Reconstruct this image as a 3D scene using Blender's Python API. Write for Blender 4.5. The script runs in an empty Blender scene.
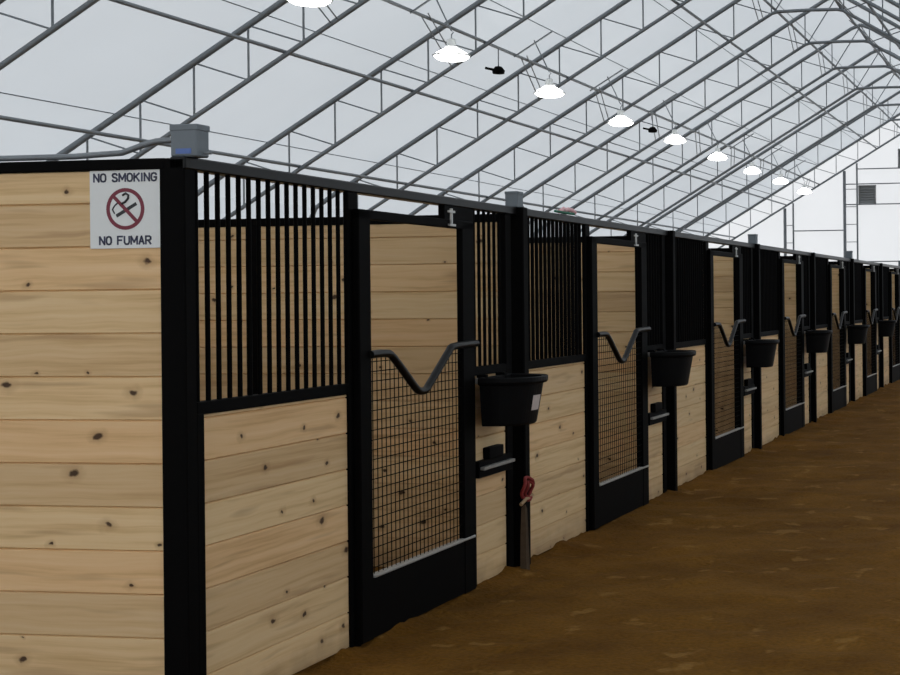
import bpy, math, random
from mathutils import Vector, Matrix, noise
random.seed(7)
C = bpy.context.scene
COL = C.collection
PI = math.pi

# ------------------------------------------------------------------ materials
def new_mat(name):
    m = bpy.data.materials.new(name); m.use_nodes = True
    return m, m.node_tree.nodes, m.node_tree.links, m.node_tree.nodes['Principled BSDF']

def flat(name, col, rough=.5, metal=0.0, var=.12, scale=30, spec=.5):
    m, N, L, b = new_mat(name)
    geo = N.new('ShaderNodeNewGeometry')
    n = N.new('ShaderNodeTexNoise'); n.inputs['Scale'].default_value = scale; n.inputs['Detail'].default_value = 3
    L.new(geo.outputs['Position'], n.inputs['Vector'])
    mix = N.new('ShaderNodeMix'); mix.data_type = 'RGBA'
    mix.inputs[6].default_value = (*[c*(1-var) for c in col], 1)
    mix.inputs[7].default_value = (*[min(1, c*(1+var)) for c in col], 1)
    L.new(n.outputs['Fac'], mix.inputs[0]); L.new(mix.outputs[2], b.inputs['Base Color'])
    b.inputs['Roughness'].default_value = rough; b.inputs['Metallic'].default_value = metal
    b.inputs['Specular IOR Level'].default_value = spec
    return m

def math_node(N, L, op, a, b=None, c=None):
    n = N.new('ShaderNodeMath'); n.operation = op
    for i, v in enumerate((a, b, c)):
        if v is None: continue
        if isinstance(v, (int, float)): n.inputs[i].default_value = v
        else: L.new(v, n.inputs[i])
    return n.outputs[0]

BOARD0, PITCH = .017, .1855
def wood_mat():
    m, N, L, b = new_mat('knotty_pine')
    M = lambda op, a, bb=None, c=None: math_node(N, L, op, a, bb, c)
    geo = N.new('ShaderNodeNewGeometry')
    sep = N.new('ShaderNodeSeparateXYZ'); L.new(geo.outputs['Position'], sep.inputs[0])
    x, y, z = sep.outputs
    u = M('ADD', x, y)
    bi = M('FLOOR', M('DIVIDE', M('SUBTRACT', z, BOARD0), PITCH))
    seed = M('ADD', M('MULTIPLY', bi, 3.71), M('MULTIPLY', M('FLOOR', M('DIVIDE', M('SUBTRACT', y, 5.45), 3.68)), 11.3))
    def vec(a, bb, c):
        v = N.new('ShaderNodeCombineXYZ'); L.new(a, v.inputs[0]); L.new(bb, v.inputs[1]); L.new(c, v.inputs[2]); return v.outputs[0]
    def ramp(fac, stops):
        r = N.new('ShaderNodeValToRGB'); L.new(fac, r.inputs[0]); e = r.color_ramp.elements
        while len(e) < len(stops): e.new(.5)
        for i, (p, cc) in enumerate(stops): e[i].position = p; e[i].color = (*cc, 1)
        return r.outputs[0]
    def mixc(fac, a, bb, mode='MIX'):
        q = N.new('ShaderNodeMix'); q.data_type = 'RGBA'; q.blend_type = mode
        for s, v in ((0, fac), (6, a), (7, bb)):
            if isinstance(v, (int, float)): q.inputs[s].default_value = v
            elif isinstance(v, tuple): q.inputs[s].default_value = (*v, 1)
            else: L.new(v, q.inputs[s])
        return q.outputs[2]
    # broad grain: stretched and warped
    warp = N.new('ShaderNodeTexNoise'); warp.inputs['Scale'].default_value = 1.0
    L.new(vec(M('MULTIPLY', u, 2.2), M('MULTIPLY', z, 5), seed), warp.inputs['Vector'])
    zz = M('ADD', z, M('MULTIPLY', warp.outputs['Fac'], .045))
    g = N.new('ShaderNodeTexNoise'); g.inputs['Scale'].default_value = 1; g.inputs['Detail'].default_value = 5; g.inputs['Roughness'].default_value = .6
    L.new(vec(M('MULTIPLY', u, 1.0), M('MULTIPLY', zz, 34), seed), g.inputs['Vector'])
    base = ramp(g.outputs['Fac'], [(.28, (.60, .405, .205)), (.48, (.74, .54, .305)), (.75, (.80, .62, .385))])
    # per board tint
    wn = N.new('ShaderNodeTexWhiteNoise'); wn.noise_dimensions = '1D'; L.new(seed, wn.inputs['W'])
    tint = ramp(wn.outputs['Value'], [(0, (.82, .76, .70)), (.5, (1, .97, .91)), (1, (1.0, .89, .80))])
    base = mixc(1.0, base, tint, 'MULTIPLY')
    # dark heart streaks
    s = N.new('ShaderNodeTexNoise'); s.inputs['Scale'].default_value = 1; s.inputs['Detail'].default_value = 2
    L.new(vec(M('MULTIPLY', u, 1.5), M('MULTIPLY', zz, 17), M('ADD', seed, 40.0)), s.inputs['Vector'])
    base = mixc(M('MULTIPLY', ramp(s.outputs['Fac'], [(.60, (0, 0, 0)), (.72, (1, 1, 1))]), .45), base, (.36, .21, .10))
    # knots
    v = N.new('ShaderNodeTexVoronoi'); v.inputs['Scale'].default_value = 1; v.feature = 'F1'
    v.inputs['Randomness'].default_value = .85; v.voronoi_dimensions = '2D'
    w2 = N.new('ShaderNodeTexNoise'); w2.inputs['Scale'].default_value = 22; L.new(geo.outputs['Position'], w2.inputs['Vector'])
    wob = M('MULTIPLY', M('SUBTRACT', w2.outputs['Fac'], .5), .17)
    L.new(vec(M('ADD', M('MULTIPLY', u, 3.6), M('ADD', wob, M('MULTIPLY', seed, 5.0))), M('ADD', M('MULTIPLY', z, 5.35), wob), seed), v.inputs['Vector'])
    vs = N.new('ShaderNodeSeparateColor'); L.new(v.outputs['Color'], vs.inputs[0])
    on = M('GREATER_THAN', vs.outputs[0], .56)
    rad = M('ADD', M('MULTIPLY', vs.outputs[1], .065), .030)
    rel = M('DIVIDE', v.outputs['Distance'], rad)
    halo = M('MULTIPLY', on, M('SUBTRACT', 1.0, M('MULTIPLY', rel, .38))); 
    hc = N.new('ShaderNodeClamp'); L.new(halo, hc.inputs[0])
    base = mixc(M('MULTIPLY', hc.outputs[0], .55), base, (.30, .16, .07))
    core = M('MULTIPLY', on, ramp(rel, [(.55, (1, 1, 1)), (1.0, (0, 0, 0))]))
    base = mixc(M('MULTIPLY', core, .93), base, (.038, .017, .008))
    # dust splashed up from the sand on the lowest board
    dn = N.new('ShaderNodeTexNoise'); dn.inputs['Scale'].default_value = 5; dn.inputs['Detail'].default_value = 4
    L.new(geo.outputs['Position'], dn.inputs['Vector'])
    low = M('SUBTRACT', M('ADD', .05, M('MULTIPLY', dn.outputs['Fac'], .22)), z)
    lc = N.new('ShaderNodeClamp'); L.new(M('MULTIPLY', low, 6.0), lc.inputs[0])
    base = mixc(M('MULTIPLY', lc.outputs[0], .6), base, (.22, .14, .075))
    L.new(base, b.inputs['Base Color'])
    b.inputs['Roughness'].default_value = .62; b.inputs['Specular IOR Level'].default_value = .25
    bp = N.new('ShaderNodeBump'); bp.inputs['Strength'].default_value = .12; bp.inputs['Distance'].default_value = .004
    L.new(g.outputs['Fac'], bp.inputs['Height']); L.new(bp.outputs[0], b.inputs['Normal'])
    return m

def sand_mat():
    m, N, L, b = new_mat('damp_arena_sand')
    geo = N.new('ShaderNodeNewGeometry')
    n1 = N.new('ShaderNodeTexNoise'); n1.inputs['Scale'].default_value = 1.3; n1.inputs['Detail'].default_value = 6; n1.inputs['Roughness'].default_value = .62
    n2 = N.new('ShaderNodeTexNoise'); n2.inputs['Scale'].default_value = 38; n2.inputs['Detail'].default_value = 4
    n3 = N.new('ShaderNodeTexNoise'); n3.inputs['Scale'].default_value = 3.8; n3.inputs['Detail'].default_value = 3; n3.inputs['Roughness'].default_value = .5
    for n in (n1, n2, n3): L.new(geo.outputs['Position'], n.inputs['Vector'])
    r = N.new('ShaderNodeValToRGB'); e = r.color_ramp.elements
    e[0].position = .34; e[0].color = (.105, .045, .0042, 1); e[1].position = .68; e[1].color = (.180, .083, .0115, 1)
    L.new(n1.outputs['Fac'], r.inputs[0])
    r2 = N.new('ShaderNodeValToRGB'); e = r2.color_ramp.elements
    e[0].position = .62; e[0].color = (0, 0, 0, 1); e[1].position = .67; e[1].color = (1, 1, 1, 1)
    L.new(n3.outputs['Fac'], r2.inputs[0])
    f = math_node(N, L, 'MULTIPLY', r2.outputs[0], .45)
    mx = N.new('ShaderNodeMix'); mx.data_type = 'RGBA'; L.new(f, mx.inputs[0]); L.new(r.outputs[0], mx.inputs[6]); mx.inputs[7].default_value = (.30, .165, .045, 1)
    mu = N.new('ShaderNodeMix'); mu.data_type = 'RGBA'; mu.blend_type = 'MULTIPLY'; mu.inputs[0].default_value = .55
    r3 = N.new('ShaderNodeValToRGB'); e = r3.color_ramp.elements
    e[0].position = .3; e[0].color = (.55, .55, .55, 1); e[1].position = .65; e[1].color = (1.1, 1.1, 1.1, 1)
    L.new(n2.outputs['Fac'], r3.inputs[0]); L.new(mx.outputs[2], mu.inputs[6]); L.new(r3.outputs[0], mu.inputs[7])
    L.new(mu.outputs[2], b.inputs['Base Color'])
    b.inputs['Roughness'].default_value = .95; b.inputs['Specular IOR Level'].default_value = .1
    bp = N.new('ShaderNodeBump'); bp.inputs['Strength'].default_value = .7; bp.inputs['Distance'].default_value = .02
    ad = math_node(N, L, 'ADD', n2.outputs['Fac'], math_node(N, L, 'MULTIPLY', n1.outputs['Fac'], 1.5))
    L.new(ad, bp.inputs['Height']); L.new(bp.outputs[0], b.inputs['Normal'])
    return m

def fabric_mat(name, trans, diff):
    m, N, L, b = new_mat(name)
    N.remove(b); out = N['Material Output']
    geo = N.new('ShaderNodeNewGeometry')
    n = N.new('ShaderNodeTexNoise'); n.inputs['Scale'].default_value = .6; n.inputs['Detail'].default_value = 4
    L.new(geo.outputs['Position'], n.inputs['Vector'])
    mp = N.new('ShaderNodeMapRange'); mp.inputs[3].default_value = .93; mp.inputs[4].default_value = 1.05; L.new(n.outputs['Fac'], mp.inputs[0])
    mx = N.new('ShaderNodeMix'); mx.data_type = 'RGBA'; mx.blend_type = 'MULTIPLY'; mx.inputs[0].default_value = 1
    mx.inputs[6].default_value = (*trans, 1)
    cb = N.new('ShaderNodeCombineColor')
    for i in range(3): L.new(mp.outputs[0], cb.inputs[i])
    L.new(cb.outputs[0], mx.inputs[7])
    t = N.new('ShaderNodeBsdfTranslucent'); L.new(mx.outputs[2], t.inputs[0])
    d = N.new('ShaderNodeBsdfDiffuse'); d.inputs[0].default_value = (*diff, 1)
    a = N.new('ShaderNodeAddShader'); L.new(t.outputs[0], a.inputs[0]); L.new(d.outputs[0], a.inputs[1])
    L.new(a.outputs[0], out.inputs[0])
    return m

def glow_mat(name, col, k):
    m, N, L, b = new_mat(name)
    b.inputs['Base Color'].default_value = (*col, 1)
    b.inputs['Emission Color'].default_value = (*col, 1); b.inputs['Emission Strength'].default_value = k
    return m

WOOD = wood_mat(); SAND = sand_mat()
BLACK = flat('black_powder_coat', (.0022, .0021, .0021), .6, 0, .2, 60, .035)
GLOSS = flat('black_gloss_paint', (.004, .004, .004), .36, 0, .2, 60, .22)
RUBBER = flat('black_plastic', (.004, .004, .0045), .45, 0, .2, 50, .09)
GALV = flat('galvanised_steel', (.20, .22, .235), .5, .35, .15, 9)
ZINC = flat('bright_zinc', (.52, .52, .50), .38, .6, .1, 40)
BARE = flat('worn_bare_steel', (.36, .35, .33), .42, .5, .2, 40)
GREYBOX = flat('grey_enclosure', (.14, .165, .185), .55, 0, .06, 40)
BLUE = flat('blue_label', (.09, .16, .42), .5)
WHITE = flat('white_sign', (.72, .74, .73), .5, 0, .02)
NAVY = flat('navy_ink', (.035, .04, .085), .5)
MAROON = flat('red_ink', (.17, .012, .03), .5)
INK = flat('black_ink', (.012, .012, .016), .5)
RED = flat('red_webbing', (.22, .018, .015), .8)
TAN = flat('tan_rope', (.33, .22, .12), .9)
PINK = flat('pink_ribbon', (.80, .46, .48), .8)
GREEN = flat('green_ribbon', (.03, .16, .10), .8)
OLDWOOD = flat('weathered_wood', (.075, .052, .033), .95, 0, .4, 25, .1)
VENT = flat('grey_louvre', (.30, .31, .31), .6)
LABEL = flat('pale_sticker', (.55, .47, .44), .6)
FAB = fabric_mat('translucent_roof_fabric', (.258, .272, .284), (.32, .32, .32))
FABG = fabric_mat('translucent_gable_fabric', (.315, .315, .318), (.32, .32, .32))
LAMP = glow_mat('lamp_lens', (1, .99, .95), 9)

# ------------------------------------------------------------------ mesh tools
class MB:
    def __init__(s): s.v = []; s.f = []; s.sm = []
    def add(s, vs, fs, smooth=False):
        o = len(s.v); s.v += [tuple(v) for v in vs]
        for f in fs: s.f.append(tuple(i+o for i in f)); s.sm.append(smooth)
        return s
    def box(s, x0, x1, y0, y1, z0, z1, c=0.0):
        if c <= 0:
            vs = [(x, y, z) for x in (x0, x1) for y in (y0, y1) for z in (z0, z1)]
            return s.add(vs, [(0,1,3,2),(4,6,7,5),(0,4,5,1),(2,3,7,6),(0,2,6,4),(1,5,7,3)])
        # chamfered box: three ring slices per side
        vs = []; ids = {}
        X = (x0, x1); Y = (y0, y1); Z = (z0, z1)
        for i in (0, 1):
            for j in (0, 1):
                for k in (0, 1):
                    sx, sy, sz = (c if i == 0 else -c), (c if j == 0 else -c), (c if k == 0 else -c)
                    ids[i, j, k, 0] = len(vs); vs.append((X[i], Y[j]+sy, Z[k]+sz))
                    ids[i, j, k, 1] = len(vs); vs.append((X[i]+sx, Y[j], Z[k]+sz))
                    ids[i, j, k, 2] = len(vs); vs.append((X[i]+sx, Y[j]+sy, Z[k]))
        I = ids; F = []
        for a in (0, 1):
            F.append((I[a,0,0,0], I[a,1,0,0], I[a,1,1,0], I[a,0,1,0]))
            F.append((I[0,a,0,1], I[1,a,0,1], I[1,a,1,1], I[0,a,1,1]))
            F.append((I[0,0,a,2], I[1,0,a,2], I[1,1,a,2], I[0,1,a,2]))
            for bq in (0, 1):
                F.append((I[a,bq,0,0], I[a,bq,1,0], I[a,bq,1,1], I[a,bq,0,1]))
                F.append((I[a,0,bq,0], I[a,1,bq,0], I[a,1,bq,2], I[a,0,bq,2]))
                F.append((I[0,a,bq,1], I[1,a,bq,1], I[1,a,bq,2], I[0,a,bq,2]))
                for d in (0, 1): F.append((I[a,bq,d,0], I[a,bq,d,1], I[a,bq,d,2]))
        return s.add(vs, F)
    def tube(s, pts, r, n=8, caps=True, smooth=True):
        pts = [Vector(p) for p in pts]
        up = None; rings = []
        for i, p in enumerate(pts):
            a = pts[max(i-1, 0)]; b = pts[min(i+1, len(pts)-1)]
            t = (b-a).normalized()
            if up is None:
                up = Vector((0, 0, 1)) if abs(t.z) < .9 else Vector((1, 0, 0))
            sd = t.cross(up).normalized(); up = sd.cross(t).normalized()
            rings.append([p + sd*math.cos(2*PI*k/n)*r + up*math.sin(2*PI*k/n)*r for k in range(n)])
        vs = [v for q in rings for v in q]; fs = []
        for i in range(len(rings)-1):
            for k in range(n):
                fs.append((i*n+k, i*n+(k+1) % n, (i+1)*n+(k+1) % n, (i+1)*n+k))
        s.add(vs, fs, smooth)
        if caps:
            s.add(rings[0], [tuple(range(n))][::1]); s.add(rings[-1], [tuple(reversed(range(n)))])
        return s
    def lathe(s, prof, n=24, c=(0, 0, 0)):
        vs = []; fs = []
        for r, z in prof:
            for k in range(n): vs.append((c[0]+r*math.cos(2*PI*k/n), c[1]+r*math.sin(2*PI*k/n), c[2]+z))
        for i in range(len(prof)-1):
            for k in range(n): fs.append((i*n+k, i*n+(k+1) % n, (i+1)*n+(k+1) % n, (i+1)*n+k))
        return s.add(vs, fs, True)
    def build(s, name, mat, parent=None, loc=None):
        me = bpy.data.meshes.new(name); me.from_pydata(s.v, [], s.f); me.materials.append(mat)
        me.polygons.foreach_set('use_smooth', s.sm); me.update()
        import bmesh
        bm = bmesh.new(); bm.from_mesh(me); bmesh.ops.recalc_face_normals(bm, faces=bm.faces); bm.to_mesh(me); bm.free()
        return link(name, me, parent, loc)

def link(name, me, parent=None, loc=None):
    o = bpy.data.objects.new(name, me); COL.objects.link(o)
    if parent: o.parent = parent
    if loc: o.location = loc
    return o
def thing(name, label, cat, loc=(0, 0, 0), group=None):
    o = bpy.data.objects.new(name, None); COL.objects.link(o); o.location = loc
    return tag(o, label, cat, group)
def tag(o, label, cat, group=None):
    o['label'] = label; o['category'] = cat
    if group: o['group'] = group
    return o
def struct(o): o['kind'] = 'structure'; return o
def dup(o, parent=None):
    c = o.copy(); COL.objects.link(c)
    if parent: c.parent = parent
    for ch in o.children: dup(ch, c)
    return c

def boards(mb, axis, a0, a1, n0, n1, z0, z1, c=.010):
    """tongue and groove boards along 'x' or 'y', faces at n0 and n1 of the other axis, split on the fixed board pitch"""
    k = math.floor((z0-BOARD0)/PITCH)
    while BOARD0+k*PITCH < z1-1e-6:
        lo, hi = max(z0, BOARD0+k*PITCH), min(z1, BOARD0+(k+1)*PITCH); k += 1
        if hi-lo < .009: continue
        g_ = min(c*.55, (hi-lo)*.3)
        cs = [(n0+c, lo), (n1-c, lo), (n1, lo+g_), (n1, hi-g_), (n1-c, hi), (n0+c, hi), (n0, hi-g_), (n0, lo+g_)]
        vs = [((a, n, z) if axis == 'x' else (n, a, z)) for a in (a0, a1) for n, z in cs]
        fs = [tuple(range(8)), tuple(range(15, 7, -1))] + [(i, (i+1) % 8, 8+(i+1) % 8, 8+i) for i in range(8)]
        mb.add(vs, fs)

# ------------------------------------------------------------------ camera
f, PX, PY, ROLL = 1450.0, 844.0, 295.3, .0098
th = math.atan(231/f)
cam = bpy.data.objects.new('camera', bpy.data.cameras.new('camera')); COL.objects.link(cam); C.camera = cam
back = Vector((math.sin(th), -math.cos(th), 0))
right0 = Vector((math.cos(th), math.sin(th), 0)); up0 = Vector((0, 0, 1))
rt = (right0*math.cos(ROLL) - up0*math.sin(ROLL)); up = (up0*math.cos(ROLL) + right0*math.sin(ROLL))
Mx = Matrix((rt, up, back)).transposed().to_4x4(); Mx.translation = (0, 0, 1.82)
cam.matrix_world = Mx
cam.data.sensor_fit = 'HORIZONTAL'; cam.data.sensor_width = 36; cam.data.lens = f/900*36
cam.data.shift_x = (450-PX)/900; cam.data.shift_y = -(337.5-PY)/900
cam.data.clip_start = .05; cam.data.clip_end = 300

# ------------------------------------------------------------------ building shell
RX = -5.2                      # ridge
XL, XR = -14.0, 3.6
YN, YF = -4.0, 50.75
def z_in(x): return 4.99 + .594*(4.88 - abs(x-RX))
def z_out(x): return z_in(x) + .71
SK = .07                       # skin sits just outside the outer chords
EA = 8.65
# roof skin
def skin_profile():
    p = [(XL, 3.0), (XL+.02, 3.28), (XL+.14, z_out(RX-EA)+SK+.01)]
    p += [(x, z_out(x)+SK) for x in (-12.0, -10.5, -8.9, -7.4, -6.0)]
    p += [(RX, z_out(RX)+SK)]
    p += [(2*RX-x, z) for x, z in reversed(p[:-1])]
    return p
prof = skin_profile()
m = MB(); vs = []; fs = []
ys = [YN + (YF-YN)*i/30 for i in range(31)]
for yy in ys:
    for x, z in prof: vs.append((x, yy, z))
n = len(prof)
for i in range(30):
    for k in range(n-1): fs.append((i*n+k, i*n+k+1, (i+1)*n+k+1, (i+1)*n+k))
m.add(vs, fs, False)
struct(m.build('ceiling', FAB))
for nm, x in (('wall_left', XL), ('wall_right', XR)):
    m = MB(); m.add([(x, YN, 0), (x, YF, 0), (x, YF, 3.0), (x, YN, 3.0)], [(0, 1, 2, 3)])
    struct(m.build(nm, FAB))
def gable(y, y2, name, mat, hole=None):
    m = MB()
    if hole is None:
        pts = [(XL, 0)] + prof + [(2*RX-XL, 0)]
        k = len(pts)
        m.add([(x, y, z) for x, z in pts], [tuple(range(k))])
    else:
        h0, h1, hz = hole
        def seg(a, b):      # strip above/beside the opening
            sub = [(a, hz if (h0 <= a and b <= h1) else 0), (b, hz if (h0 <= a and b <= h1) else 0)]
            top = [(x, z) for x, z in prof if a < x < b]
            def zt(x):
                for (xa, za), (xb, zb) in zip(prof, prof[1:]):
                    if xa <= x <= xb: return za + (zb-za)*((x-xa)/(xb-xa) if xb > xa else 0)
                return 3.0
            poly = sub + [(b, zt(b))] + list(reversed(top)) + [(a, zt(a))]
            for yy in (y,): m.add([(x, yy, z) for x, z in poly], [tuple(range(len(poly)))])
        for a, b in ((XL, h0), (h0, h1), (h1, 2*RX-XL)): seg(a, b)
    return struct(m.build(name, mat))
gable(YF, YF+.02, 'wall_far', FABG)
gable(YN-.02, YN, 'wall_near', FABG, (-8.2, -2.0, 4.6))      # unseen opening behind the camera, added to throw daylight on the stall end wall

# floor: sand with real relief, banked a little against the stall fronts
W = 3.68; SX = -3.71; SY = 5.61; NST = 8
xs = [XL, -11, -9, -7.5] + [-7.0+.25*i for i in range(12)] + [-4.0+.035*i for i in range(35)] + [-2.77+.07*i for i in range(90)]
xs = [x for x in xs if x < XR-.1] + [XR]
ysg = [YN+.25*i for i in range(28)]; yy = 3.0
while yy < YF: ysg.append(yy); yy += .045*(1+max(0, yy-5)*.09)
ysg.append(YF)
def gz(x, y):
    v = Vector((x*1.1, y*1.1, 0))
    h = .020*noise.noise(v) + .016*noise.noise(v*2.9) + .010*noise.noise(v*7.0)
    h += .05*max(0, noise.noise(Vector((x*3.1+9, y*3.1, 4)))-.25)*1.0
    if x < SX+1.0 and x > SX-.6:
        bnk = math.exp(-max(0, x-SX)/.16)
        h += bnk*(.018 + .045*max(0, .2+noise.noise(Vector((0, y*1.4, 3)))) + .03*noise.noise(Vector((3, y*6, 3))) + .02*noise.noise(Vector((x*9, y*13, 1))))
    if x < SX-.1: h = h*.4
    return h
vs = [(x, y, gz(x, y)) for y in ysg for x in xs]; nx = len(xs)
fs = [(j*nx+i, j*nx+i+1, (j+1)*nx+i+1, (j+1)*nx+i) for j in range(len(ysg)-1) for i in range(nx-1)]
m = MB(); m.add(vs, fs, True); struct(m.build('floor', SAND))

# ------------------------------------------------------------------ roof trusses
TY0, TS = 17.4, 3.66
ORD = ['first', 'second', 'third', 'fourth', 'fifth', 'sixth', 'seventh', 'eighth', 'ninth', 'tenth', 'eleventh', 'twelfth', 'thirteenth']
def mirror(p): return [(2*RX-x, y, z) for x, y, z in p]
truss = thing('roof_truss', '', 'roof truss', (RX, 0, 0), 'steel trusses under the fabric roof')
def rel(pts): return [(x-RX, y, z) for x, y, z in pts]
XO = RX-EA
outer = [(XO-.03, 0, 0.02), (XO-.03, 0, 2.95), (XO, 0, 3.24), (XO+.12, 0, z_out(XO+.12)-.02), (XO+.4, 0, z_out(XO+.4)), (RX-.25, 0, z_out(RX-.25)), (RX-.1, 0, z_out(RX)-.09), (RX, 0, z_out(RX)-.06)]
inner = [(XO+.35, 0, 0.02), (XO+.35, 0, 2.4), (XO+.39, 0, 2.72), (XO+.52, 0, z_in(XO+.52)), (RX-.72, 0, z_in(RX-.72)), (RX-.60, 0, z_in(RX-.67)), (RX, 0, z_in(RX-.67)+.01)]
for sgn in (0, 1):
    for nm, p, r in (('outer_chord', outer, .045), ('inner_chord', inner, .034)):
        q = p if not sgn else mirror(p)
        MB().tube(rel(q), r, 8).build(nm, GALV, truss)
# webs: verticals and diagonals share two meshes per side
vme = None
for side in (-1, 1):
    xw = [RX + side*(.73 + .775*i) for i in range(10)]
    # geometry: strut i from inner to outer at xw[i]; diagonal from outer at i+1 (lower) up to inner at i (towards ridge)
    vm = MB().tube([(0, 0, 0), (0, 0, .71)], .014, 6)
    x0 = xw[0]
    for i, x in enumerate(xw):
        if vme is None:
            so = vm.build('strut', GALV, truss, (x-RX, 0, z_in(x))); vme = so.data
        else: link('strut', vme, truss, (x-RX, 0, z_in(x)))
    dm = None
    for i in range(len(xw)-1):
        xa, xb = xw[i+1], xw[i]
        if dm is None:
            d = MB().tube([(0, 0, 0), (xb-xa, 0, z_in(xb)-z_out(xa))], .0125, 6).build('diagonal_brace', GALV, truss, (xa-RX, 0, z_out(xa))); dm = d.data
        else: link('diagonal_brace', dm, truss, (xa-RX, 0, z_out(xa)))
    # column webs and eave knuckle
    zc = [(.3, .3), (1.0, 1.0), (1.7, 1.7), (2.4, 2.75)]
    for z1, z2 in zc:
        MB().tube([(side*(EA+.03), 0, z2), (side*(EA-.35), 0, z1)], .015, 6).build('column_rung', GALV, truss)
# ridge webs
zk = z_in(RX-.67)
MB().tube([(-.67, 0, zk), (0, 0, z_out(RX)-.08)], .014, 6).build('diagonal_brace', GALV, truss)
MB().tube([(.67, 0, zk), (0, 0, z_out(RX)-.08)], .014, 6).build('diagonal_brace', GALV, truss)
# fly braces running back to the outer purlins
fb = {}
for xa, xb in ((-9.42, -8.89), (-6.19, -5.9), (2*RX+9.42, 2*RX+8.89), (2*RX+6.19, 2*RX+5.9)):
    for dy in (0, .16):
        if xa not in fb:
            fb[xa] = MB().tube([(0, 0, 0), (xb-xa, -2.15, z_in(xb)-z_in(xa)+.03)], .010, 6).build('fly_brace', GALV, truss, (xa-RX, 0, z_in(xa))).data
        else: link('fly_brace', fb[xa], truss, (xa-RX+.09*(1 if xa < RX else -1), 0, z_in(xa)+.05))
K0, K1 = -2, 9
NT = K1-K0+1
truss_objs = []
for k in range(K0, K1+1):
    t = truss if k == K0 else dup(truss)
    t.location = (RX, TY0+TS*k, 0); truss_objs.append(t)
    i = k-K0
    if i == 0: lb = 'galvanised steel roof truss nearest the camera'
    elif i == NT-1: lb = 'galvanised steel roof truss farthest away, standing against the white end wall'
    elif i >= NT-4: lb = '%s galvanised steel roof truss counted back from the white far end wall' % ORD[NT-1-i]
    else: lb = '%s galvanised steel roof truss counted away from the camera' % ORD[i]
    t['label'] = lb

# purlins
purl = [(-11.97, 'lowest inner purlin on the left roof slope, just above the eave'),
        (-10.08, 'second inner purlin up from the left eave, running the length of the hall'),
        (-8.89, 'third inner purlin up from the left eave, running along the lamps'),
        (-6.84, 'fourth inner purlin up from the left eave'),
        (-5.87, 'inner purlin highest on the left roof slope, at the ridge')]
for x, lb in purl:
    o = MB().tube([(0, TY0+TS*K0-.3, 0), (0, TY0+TS*K1+.1, 0)], .026, 8).build('roof_purlin', GALV, None, (x, 0, z_in(x)+.055))
    tag(o, 'steel pipe, ' + lb, 'purlin', 'inner roof purlins')
for x, lb in ((-4.53, 'inner purlin highest on the right roof slope, at the ridge'), (-3.56, 'inner purlin next below the ridge one on the right roof slope'), (-1.51, 'inner purlin second up from the lowest on the right roof slope'), (-.32, 'inner purlin lowest on the right roof slope')):
    o = MB().tube([(0, TY0+TS*K0-.3, 0), (0, TY0+TS*K1+.1, 0)], .026, 8).build('roof_purlin', GALV, None, (x, 0, z_in(x)+.055))
    tag(o, 'steel pipe, ' + lb, 'purlin', 'inner roof purlins')
for x, lb in ((-12.5, 'lowest'), (-10.4, 'second lowest'), (-8.9, 'third lowest'), (-7.55, 'second from the ridge'), (-6.2, 'nearest to the ridge')):
    o = MB().tube([(0, TY0+TS*K0-.3, 0), (0, TY0+TS*K1+.1, 0)], .008, 6).build('roof_purlin', GALV, None, (x, 0, z_out(x)+.047))
    tag(o, 'thin steel rod against the left roof fabric, %s of the thin ones' % lb, 'purlin', 'thin outer roof purlins')

# far gable frame: laced columns, girts, vents
def laced(x0, x1, lb):
    zt = z_in(x0)-.02
    t = thing('gable_column', lb, 'column', (x0, YF-.2, 0), 'laced columns on the far end wall')
    MB().tube([(0, 0, .02), (0, 0, zt)], .055, 8).build('post', GALV, t)
    MB().tube([(x1-x0, 0, .02), (x1-x0, 0, z_in(x1)-.02)], .032, 8).build('post', GALV, t)
    r = None; z = .6
    while z < zt-.3:
        if r is None: o = MB().tube([(0, 0, 0), (x1-x0, 0, 0)], .014, 6).build('rung', GALV, t, (0, 0, z)); r = o.data
        else: link('rung', r, t, (0, 0, z))
        z += .62
laced(-10.15, -9.85, 'laced steel column on the far end wall, left of the pair above the stalls')
laced(-8.0, -7.55, 'laced steel column on the far end wall, beside the grey vent')
for x0, x1, z, lb in ((-9.85, -8.0, 4.12, 'thin girt between the two laced columns'), (-7.55, 2.6, 6.27, 'highest girt, above the grey vent'),
                      (-8.0, 2.6, 5.74, 'girt level with the top of the grey vent'), (-8.0, 2.6, 5.02, 'girt level with the bottom of the grey vent'),
                      (-7.55, 2.6, 3.0, 'lowest girt just above the far stalls')):
    x1 = min(x1, RX + (z_out(RX)-z)/.594 - .4) if x1 > 0 else x1
    o = MB().tube([(x0, 0, 0), (x1, 0, 0)], .022, 6).build('wall_girt', GALV, None, (0, YF-.16, z))
    tag(o, 'horizontal pipe on the far wall, ' + lb, 'girt', 'girts of the far end wall')
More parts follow.
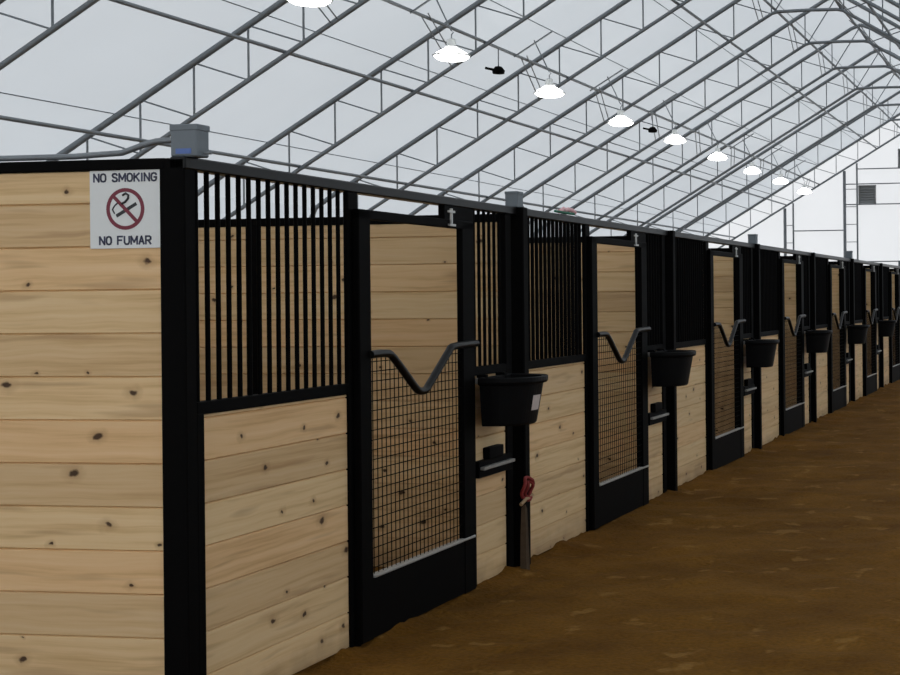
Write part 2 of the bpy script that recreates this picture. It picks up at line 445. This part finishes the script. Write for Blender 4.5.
def vent(x0, x1, z0, z1, lb):
    t = thing('wall_vent', lb, 'vent', ((x0+x1)/2, YF-.03, z0), 'square vents in the far end wall')
    w = (x1-x0)/2; h = z1-z0
    m = MB()
    for a in ((-w, w, 0, .04), (-w, w, h-.04, h), (-w, -w+.04, 0, h), (w-.04, w, 0, h)): m.box(a[0], a[1], -.08, .03, a[2], a[3])
    m.build('frame', VENT, t)
    MB().box(-w+.04, w-.04, 0, .03, .04, h-.04).build('backing', VENT, t)
    for i in range(6):
        zz = .06+(h-.12)*i/6
        MB().add([(-w+.04, -.06, zz), (w-.04, -.06, zz), (w-.04, 0, zz+.07), (-w+.04, 0, zz+.07), (-w+.04, -.05, zz-.008), (w-.04, -.05, zz-.008), (w-.04, .01, zz+.062), (-w+.04, .01, zz+.062)],
                 [(0,1,2,3),(4,5,6,7),(0,1,5,4),(2,3,7,6),(0,3,7,4),(1,2,6,5)]).build('louvre', VENT, t)
vent(-7.52, -6.90, 5.05, 5.70, 'grey square vent on the far end wall, right of the laced column')
vent(-6.10, -5.48, 6.30, 6.95, 'grey square vent high on the far end wall, at the right edge of the picture')

# lamps
lamp = thing('high_bay_lamp', '', 'lamp', (0, 0, 0), 'round lamps hanging under the roof')
MB().lathe([(0, .30), (.05, .30), (.06, .28), (.065, .21), (.09, .19), (0, .18)], 20)  .build('ballast_housing', WHITE, lamp)
MB().lathe([(.233, .062), (.25, .062), (.25, .082), (.233, .082), (.233, .062)], 28).build('rim', WHITE, lamp)
MB().lathe([(0, 0), (.10, .005), (.18, .02), (.225, .05), (.235, .075), (.20, .11), (.13, .15), (.08, .178), (0, .182)], 28).build('lens', LAMP, lamp)
MB().tube([(0, 0, .29), (0, 0, .36), (.03, 0, .39), (0, 0, .42), (-.03, 0, .39), (0, 0, .36)], .008, 6).build('hook', GALV, lamp)
lx = -8.3
hz = z_in(lx)+.02
lamp_z = 1.82+3.25
MB().tube([(0, 0, .41), (-.25, 0, z_in(lx-.25)+.1-lamp_z)], .010, 6).build('hanger_rod', GALV, lamp)
MB().tube([(-.59, 0, z_in(-8.89)+.05-lamp_z), (.05, 0, z_in(-8.25)+.05-lamp_z)], .014, 6).build('hanger_arm', GALV, lamp)
for k in range(9):
    o = lamp if k == 0 else dup(lamp)
    o.location = (lx, 14.85+3.70*k, lamp_z - (0, .03, .03, .07, .02, .04, .06, .05, .08)[k])
    o['label'] = ('round white glowing lamp under the roof, cut by the top edge of the picture' if k == 0 else
                  'round white glowing lamp, farthest of the row before the white end wall' if k == 8 else
                  'round white glowing lamp under the roof, %s of the row from the camera' % ORD[k])
# small dark fittings hanging on the lamp purlin
for i, (y, lb) in enumerate(((21.6, 'small dark fitting hanging on a rod between the two nearest whole lamps'), (30.0, 'small dark fitting on an arm beside the fourth lamp'))):
    t = thing('hanging_fitting', lb, 'fixture', (-8.89, y, z_in(-8.89)-.30))
    MB().tube([(0, 0, .06), (0, 0, .36)], .009, 6).build('rod', GALV, t)
    MB().lathe([(0, -.06), (.09, -.05), (.10, .0), (.05, .06), (0, .07)], 14).build('body', BLACK, t)
    MB().tube([(-.02, 0, .0), (-.2, -.05, .04)], .02, 8).build('spout', BLACK, t)

# ------------------------------------------------------------------ horse stalls
H = 2.435
stall = thing('horse_stall', '', 'horse stall', (SX, SY, 0), 'row of horse stalls along the aisle')
def P(name, mb, mat, par=stall, loc=None): return mb.build(name, mat, par, loc)
# local frame: x=0 is the front plane (aisle at +x), y from the near post, z up
P('front_post', MB().box(-.118, .0, 0, .08, 0, H-.006, .006), BLACK)
P('top_rail', MB().box(-.07, .006, .0, W, 2.382, H, .006), GLOSS)
# front grille over the lower boards
g = P('front_grille', MB().box(-.055, -.005, .085, 1.40, 1.333, 1.388, .004), BLACK)
barme = MB().tube([(0, 0, 1.386), (0, 0, 2.384)], .0112, 8, caps=False)
b0 = None
for i in range(17):
    y = .122+.0815*i
    if y > 1.385: break
    if b0 is None: b0 = P('bar', barme, BLACK, g, (-.03, y, 0)).data
    else: link('bar', b0, g, (-.03, y, 0))
m = MB(); boards(m, 'y', .085, 1.41, -.055, -.018, .02, 1.335); P('lower_boards', m, WOOD)
P('panel_channel', MB().box(-.06, -.003, .08, .132, .0, 1.34, .003), BLACK)
P('door_post', MB().box(-.03, .0, 1.395, 1.50, 0, 2.384, .005), BLACK)
P('door_post', MB().box(-.07, .0, 2.88, 2.985, 0, 2.384, .005), BLACK)
# side light between door and next post
sg = P('side_grille', MB().box(-.055, -.005, 2.985, 3.60, 1.338, 1.392, .004), BLACK)
for i in range(6): link('bar', b0, sg, (-.03, 3.045+.0815*i, 0))
m = MB(); boards(m, 'y', 2.985, 3.53, -.055, -.018, .02, 1.34); P('side_boards', m, WOOD)
P('side_post', MB().box(-.06, -.004, 3.50, 3.60, .02, 2.384, .004), BLACK)
lr = P('latch_rail', MB().box(-.03, .022, 2.985, 3.52, .695, .80, .004), BLACK)
P('ledge', MB().box(.0, .05, 3.0, 3.5, .745, .765, .002), BARE, lr)
P('latch_box', MB().box(-.018, .03, 3.13, 3.36, .80, .875, .006), BLACK, lr)
# door
D0, D1 = 1.432, 2.88
dm = MB()
dm.box(.0, .04, D0, D0+.125, .03, 2.29, .004)
dm.box(.0, .04, D1-.16, D1, .03, 2.29, .004)
dm.box(.0, .04, D0, D1, 2.245, 2.295, .004)
door = P('door', dm, BLACK)
P('header_plate', MB().box(-.04, .0, 2.56, 2.9, 2.27, 2.39), BLACK)
kp = P('kick_panel', MB().box(.004, .036, D0+.1, D1-.1, .035, .352), BLACK, door)
P('sill_strip', MB().box(.0, .048, D0+.13, D1-.02, .352, .366, .002), ZINC, door)
rb = MB()
rb.box(.04, .052, 2.545, 2.56, 2.27, 2.36); rb.box(.04, .052, 2.515, 2.595, 2.335, 2.348); rb.box(.04, .056, 2.515, 2.595, 2.255, 2.268)
P('roller_bracket', rb, ZINC, door)
# V shaped yoke bar
key = [(D0+.10, 1.532), (1.70, 1.532), (1.79, 1.506), (2.03, 1.342), (2.09, 1.308), (2.14, 1.300), (2.19, 1.308), (2.25, 1.345), (2.49, 1.505), (2.57, 1.538), (2.90, 1.545)]
def vz(y):
    for (a, za), (b, zb) in zip(key, key[1:]):
        if a <= y <= b: return za+(zb-za)*(y-a)/(b-a)
    return 1.535
fine = []
for i in range(len(key)-1):
    (ya, za), (yb, zb) = key[i], key[i+1]
    ym0, zm0 = key[max(i-1, 0)]; ym1, zm1 = key[min(i+2, len(key)-1)]
    for t in (0, .25, .5, .75):
        h00 = lambda a, b, c, d: .5*((2*b)+(-a+c)*t+(2*a-5*b+4*c-d)*t*t+(-a+3*b-3*c+d)*t**3)
        fine.append((.046, h00(ym0, ya, yb, ym1), h00(zm0, za, zb, zm1)))
fine.append((.046,)+key[-1])
P('yoke_bar', MB().tube(fine, .022, 10), GLOSS, door)
wm = MB()
ya, yb = D0+.12, D1-.155
i = 1
while ya+.05*i < yb:
    y = ya+.05*i; wm.tube([(.02, y, .355), (.02, y, vz(y))],  .0028, 5, caps=False); i += 1
z = .40
while z < 1.53:
    if z < 1.33: wm.tube([(.024, ya, z), (.024, yb, z)],  .0028, 5, caps=False)
    else:
        yl = max([y for y in [ya+.005*q for q in range(200)] if y < 2.13 and vz(y) > z] + [ya])
        yr = min([y for y in [2.13+.005*q for q in range(200)] if vz(y) > z] + [yb])
        if yl > ya: wm.tube([(.024, ya, z), (.024, yl, z)],  .0028, 5, caps=False)
        if yr < yb: wm.tube([(.024, yr, z), (.024, yb, z)],  .0028, 5, caps=False)
    z += .052
P('wire_mesh', wm, BARE, door)
wm_obj = [o for o in door.children if o.name.startswith('wire_mesh')][0]
wm_obj.data.materials[0] = BLACK
# partition to the next stall, with middle post and top rail
PYc = W-.022
m = MB(); boards(m, 'x', -3.62, -.10, PYc-.02, PYc+.02, .0, 2.335); pt = P('partition', m, WOOD)
P('partition_rail', MB().box(-3.62, -.10, PYc-.022, PYc+.022, 2.335, 2.39, .004), BLACK, pt)
P('partition_post', MB().box(-1.95, -1.85, PYc-.022, PYc+.022, 0, 2.335, .004), BLACK, pt)
m = MB(); boards(m, 'y', .05, W-.05, -3.70, -3.66, .0, 2.335); bw = P('back_boards', m, WOOD)
P('back_rail', MB().box(-3.71, -3.64, 0, W, 2.335, 2.39, .004), BLACK, bw)
P('back_post', MB().box(-3.73, -3.63, W-.09, W, 0, 2.39, .004), BLACK, bw)

stalls = [stall]
for k in range(1, NST):
    o = dup(stall); o.location = (SX, SY+W*k, 0); stalls.append(o)
fp0 = None; BAR2 = None
for k, o in enumerate(stalls):
    o['label'] = ('nearest horse stall, pine boards in a black frame, its end wall carrying the sign' if k == 0 else
                  'farthest horse stall of the row, a dark sliver at the right edge of the picture' if k == NST-1 else
                  '%s horse stall from the camera, pine boards in a black frame with a grilled front' % ORD[k])
    if k:
        for gr in o.children:
            if gr.name.startswith(('front_grille', 'side_grille')):
                if BAR2 is None:
                    tmp = MB().tube([(0, 0, 1.386), (0, 0, 2.384)], .0144, 8, caps=False).build('bar', BLACK); BAR2 = tmp.data; bpy.data.objects.remove(tmp)
                if k == 0 or True:
                    for bb in gr.children: bb.data = BAR2
    if k:   # the later posts stand proud of the front
        fp = [c for c in o.children if c.name.startswith('front_post')][0]
        if fp0 is None: fp0 = MB().box(-.095, .05, 0, .085, 0, H, .006)
        if isinstance(fp0, MB):
            tmp = fp0.build('front_post', BLACK); fp0 = tmp.data; bpy.data.objects.remove(tmp)
        fp.data = fp0
# end post after the last stall
tag(MB().box(-.095, .05, 0, .085, 0, H, .006).build('corner_post', BLACK, None, (SX, SY+W*NST, 0)), 'black square post closing the far end of the stall row', 'post')
# end wall of the first stall (faces the camera)
ew = MB(); boards(ew, 'x', -3.62, -.116, .014, .054, .02, 2.385)
e = P('end_wall', ew, WOOD, stall)
P('end_wall_rail', MB().box(-3.71, -.09, -.002, .07, 2.383, 2.43, .005), BLACK, e)
P('end_wall_post', MB().box(-3.73, -3.62, -.002, .09, 0, 2.43, .005), BLACK, e)

# ------------------------------------------------------------------ feed buckets
def bucket_mesh():
    m = MB()
    def ring(w, d, z, n=26, sq=.62):
        pts = []
        for i in range(n+1):
            a = PI*i/n
            cx, sx = math.cos(a), math.sin(a)
            pts.append((d*abs(sx)**sq, -w*math.copysign(abs(cx)**.85, cx), z))
        return pts
    spec = [(.205, .245, 0), (.213, .255, .012), (.238, .300, .255), (.262, .322, .262), (.268, .328, .275), (.268, .328, .300), (.262, .322, .305), (.235, .295, .300), (.205, .25, .02)]
    rings = [ring(*s) for s in spec]; n = len(rings[0])
    # inner rings sit a little forward of the back
    for j in (7, 8): rings[j] = [(x*.94+.012, y, z) for x, y, z in rings[j]]
    vs = [p for r in rings for p in r]; fs = []
    for i in range(len(rings)-1):
        for k in range(n): fs.append((i*n+k, i*n+(k+1) % n, (i+1)*n+(k+1) % n, (i+1)*n+k))
    fs.append(tuple(range(n))); fs.append(tuple(reversed(range((len(rings)-1)*n, len(rings)*n))))
    m.add(vs, fs, False)
    return m
bk = thing('feed_bucket', '', 'bucket', (0, 0, 0), 'black feed buckets on the stall fronts')
bkt = bucket_mesh().build('bucket_body', RUBBER, bk)
MB().box(-.045, .0, -.21, .21, .262, .30, .004).build('hanger_strip', BARE, bk)
for y in (-.15, .15): MB().box(-.05, .012, y-.02, y+.02, .26, .32, .003).build('hook', BLACK, bk)
# pale sticker on the side facing the far end
b_list = []
BY = 3.16
for k in range(7):
    o = bk if k == 0 else dup(bk)
    o.location = (SX+.055, SY+W*k+BY, 1.025 + (.0, .012, -.008, .006, .0, .01, 0)[k])
    o['label'] = 'black plastic feed bucket hooked beside the door of the %s stall' % (('nearest', 'second', 'third', 'fourth', 'fifth', 'sixth', 'seventh')[k])
    b_list.append(o)
st = MB(); 
# sticker follows the curved side of the nearest bucket
pts = []
for i in range(6):
    a = PI*(.42+.024*i)
    for z in (.09, .185):
        q = .215+(.238-.215)*(z/.255); dd = .256+(.300-.256)*(z/.255)
        pts.append(((dd+.003)*abs(math.sin(a))**.62, -(q+.003)*math.copysign(abs(math.cos(a))**.85, math.cos(a)), z))
st.add(pts, [(2*i, 2*i+2, 2*i+3, 2*i+1) for i in range(5)]); st.build('sticker', LABEL, bk)['label'] = 'pale sticker on the bucket side'

# ------------------------------------------------------------------ sign
GLY = {  # strokes of plain block capitals on a unit square
 'N': [[(0,0),(0,1),(1,0),(1,1)]], 'M': [[(0,0),(0,1),(.5,.25),(1,1),(1,0)]], 'I': [[(.5,0),(.5,1)]],
 'K': [[(0,0),(0,1)],[(1,1),(0,.42)],[(.3,.6),(1,0)]], 'F': [[(0,0),(0,1),(1,1)],[(0,.53),(.8,.53)]],
 'A': [[(0,0),(.5,1),(1,0)],[(.2,.33),(.8,.33)]], 'U': [[(0,1),(0,.25),(.2,.03),(.5,0),(.8,.03),(1,.25),(1,1)]],
 'R': [[(0,0),(0,1),(.7,1),(1,.88),(1,.62),(.7,.48),(0,.48)],[(.5,.48),(1,0)]],
 'O': [[(.5,1),(.15,.93),(0,.7),(0,.3),(.15,.07),(.5,0),(.85,.07),(1,.3),(1,.7),(.85,.93),(.5,1)]],
 'G': [[(1,.78),(.85,.95),(.5,1),(.15,.93),(0,.7),(0,.3),(.15,.07),(.5,0),(.85,.07),(1,.28),(1,.47),(.55,.47)]],
 'S': [[(.97,.8),(.8,.96),(.5,1),(.15,.95),(.02,.76),(.2,.58),(.8,.44),(1,.24),(.85,.05),(.5,0),(.2,.03),(.02,.2)]]}
WD = {'I': .25, 'M': 1.25, ' ': .55}
def text_mesh(txt, size, mat, parent, x, z, w, name='lettering'):
    adv = sum(WD.get(c, 1)+.42 for c in txt)-.42; u = w/adv; m = MB(); cx = -w/2
    for c in txt:
        wd = WD.get(c, 1)*u
        for st_ in GLY.get(c, []):
            for (a, b), (c2, d) in zip(st_, st_[1:]):
                p = Vector((cx+a*wd, 0, (b-.5)*size)); q = Vector((cx+c2*wd, 0, (d-.5)*size)); e_ = (q-p).normalized()*.0022
                barq(m, p.x-e_.x, p.z-e_.z, q.x+e_.x, q.z+e_.z,   .0074, -.0034, -.0018)
        cx += wd+.42*u
    return m.build(name, mat, parent, (x, 0, z))
def barq(m, x0, z0, x1, z1, w, y0, y1):
    d = Vector((x1-x0, 0, z1-z0)).normalized(); nrm = Vector((-d.z, 0, d.x))*w/2
    a, b = Vector((x0, 0, z0)), Vector((x1, 0, z1)); q = [a-nrm, a+nrm, b+nrm, b-nrm]
    vs = [(p.x, y0, p.z) for p in q]+[(p.x, y1, p.z) for p in q]
    m.add(vs, [(0,1,2,3),(4,5,6,7),(0,1,5,4),(1,2,6,5),(2,3,7,6),(3,0,4,7)])
sn = thing('no_smoking_sign', 'square white NO SMOKING NO FUMAR sign on the pine end wall', 'sign', (-3.991, SY+.0105, 2.05))
MB().box(-.167, .167, -.002, .0025, 0, .337, .0008).build('panel', WHITE, sn)
text_mesh('NO SMOKING', .033, NAVY, sn, 0.0, .302, .292)
text_mesh('NO FUMAR', .033, NAVY, sn, -.002, .034, .238)
def flatring(r0, r1, yy, n=40, cx=0, cz=0):
    m = MB(); vs = []
    for r in (r0, r1):
        for q in (0, -.0012):
            for k in range(n): vs.append((cx+r*math.cos(2*PI*k/n), yy+q, cz+r*math.sin(2*PI*k/n)))
    fs = []
    for k in range(n):
        a, b = k, (k+1) % n
        fs += [(a, b, 2*n+b, 2*n+a), (n+a, n+b, 3*n+b, 3*n+a), (a, b, n+b, n+a), (2*n+a, 2*n+b, 3*n+b, 3*n+a)]
    return m.add(vs, fs)
rz = .168
m = flatring(.073, .089, -.002, cz=rz)
barq(m, -.056, rz+.056, .056, rz-.056, .015, -.0045, -.0036)
m.build('prohibition_ring', MAROON, sn)['label'] = 'dark red ring with a slash'
m = MB(); barq(m, -.042, rz-.030, .052, rz+.022, .014, -.0034, -.002)
m.tube([(-.050, -.003, rz-.02), (-.060, -.003, rz-.002), (-.050, -.003, rz+.014), (-.036, -.003, rz+.026)], .003, 5)
m.tube([(-.012, -.003, rz+.058), (.004, -.003, rz+.066), (.016, -.003, rz+.058), (.014, -.003, rz+.044), (.0, -.003, rz+.030), (-.016, -.003, rz+.022)], .005, 5)
m.build('cigarette_symbol', INK, sn)['label'] = 'black smoking cigarette'

# ------------------------------------------------------------------ electrical boxes, conduit
b = thing('junction_box', 'grey electrical box on top of the nearest corner post', 'electrical box', (SX-.012, SY+.06, H), 'grey electrical boxes on the stall posts')
MB().box(-.062, .062, -.045, .045, 0.0, .135, .006).build('box_body', GREYBOX, b)
MB().box(-.065, .065, -.048, .048, .11, .138, .004).build('lid', GREYBOX, b)
MB().box(-.035, .035, -.048, -.045, .012, .034).build('blue_sticker', BLUE, b)
MB().tube([(.07, 0, .018), (.10, 0, .018)], .008, 6).build('cable_gland', GALV, b)
for k, sc in ((1, .75), (3, .8), (5, .9), (7, .9)):
    q = MB(); q.box(-.06*sc, .06*sc, -.05, .05, 0, .14*sc, .005)
    t = thing('junction_box', 'small grey electrical box on top of the %s stall post from the camera' % ORD[k], 'electrical box', (SX-.03, SY+W*k+.045, H), 'grey electrical boxes on the stall posts')
    q.build('box_body', GREYBOX, t)
    MB().box(-.063*sc, .063*sc, -.053, .053, .118*sc, .143*sc, .003).build('lid', GREYBOX, t)
    MB().tube([(0, .05, .03), (.0, .12, .03), (.0, .16, .012)], .009, 6).build('cable_gland', GALV, t)
cpts = [(-7.3, SY+.03, H+.012), (-5.5, SY+.03, H+.014), (-4.25, SY+.03, H+.014), (-4.02, SY+.03, H+.024), (-3.92, SY+.03, H+.055), (-3.86, SY+.03, H+.070), (-3.786, SY+.04, H+.074)]
tag(MB().tube(cpts, .013, 10).build('conduit_pipe', GALV), 'grey conduit pipe lying on the end wall rail, bending up to the corner box', 'pipe')

# ------------------------------------------------------------------ small items by the second post
hx, hy = SX+.075, SY+W-.03
t = thing('red_halter', 'red halter hanging low on the second stall post', 'halter', (hx, hy, .475))
m = MB()
def loop(cy, cz, ry, rz_, n=18, r=.010): return [(.012*math.sin(3*a), cy+ry*math.cos(a), cz+rz_*math.sin(a)) for a in [2*PI*i/n for i in range(n+1)]]
m.tube(loop(.0, .07, .085, .075), .012, 8); m.tube(loop(.03, .06, .05, .055), .010, 8)
m.build('strap', RED, t)
MB().tube([(0, -.12, -.02), (.01, -.05, .01), (.005, .02, .0), (0, .08, .02)], .012, 8).build('rope', TAN, t)
tag(MB().add([(-.02, -.03, 0), (.022, -.025, 0), (.024, .03, 0), (-.018, .035, 0), (-.016, -.03, .26), (.018, -.022, .27), (.017, .026, .25), (-.018, .03, .26), (-.012, -.022, .43), (.014, -.018, .455), (.012, .02, .42), (-.014, .024, .44)], [(0,1,2,3)]+[(a, (a+1) % 4, 4+(a+1) % 4, 4+a) for a in range(4)]+[(4+a, 4+(a+1) % 4, 8+(a+1) % 4, 8+a) for a in range(4)]+[(8,9,10,11)]).build('wooden_stake', OLDWOOD, None, (SX+.078, SY+W-.10, .0)), 'weathered short wooden stake against the foot of the second stall post', 'stake')
# ribbon on the top rail of the second stall
t = thing('pink_ribbon', 'pink and green ribbon tied on the top rail above the second stall', 'ribbon', (SX-.03, SY+W+1.03, H))
MB().tube([(0, -.12, .02), (.01, -.05, .045), (0, .0, .035), (-.01, .09, .05), (0, .16, .045), (0, .22, .03)], .016, 8).build('bow', PINK, t)
MB().tube([(.035, -.30, .014), (.04, .0, .012), (.035, .1, .014)], .010, 6).build('tail', GREEN, t)

# ------------------------------------------------------------------ light
w = bpy.data.worlds.new('world'); C.world = w; w.use_nodes = True
bg = w.node_tree.nodes['Background']; bg.inputs[0].default_value = (.93, .965, 1.0, 1); bg.inputs[1].default_value = 2.0
sun = bpy.data.objects.new('sun', bpy.data.lights.new('sun', 'SUN')); COL.objects.link(sun)
sun.data.energy = 2.0; sun.data.angle = .2; sun.data.color = (1, .97, .92)
sun.rotation_euler = Vector((-.12, -.80, -.45)).to_track_quat('-Z', 'Y').to_euler()
C.view_settings.view_transform = 'Standard'; C.view_settings.look = 'None'; C.view_settings.gamma = 1
C.view_settings.use_curve_mapping = False; C.view_settings.exposure = -0.1
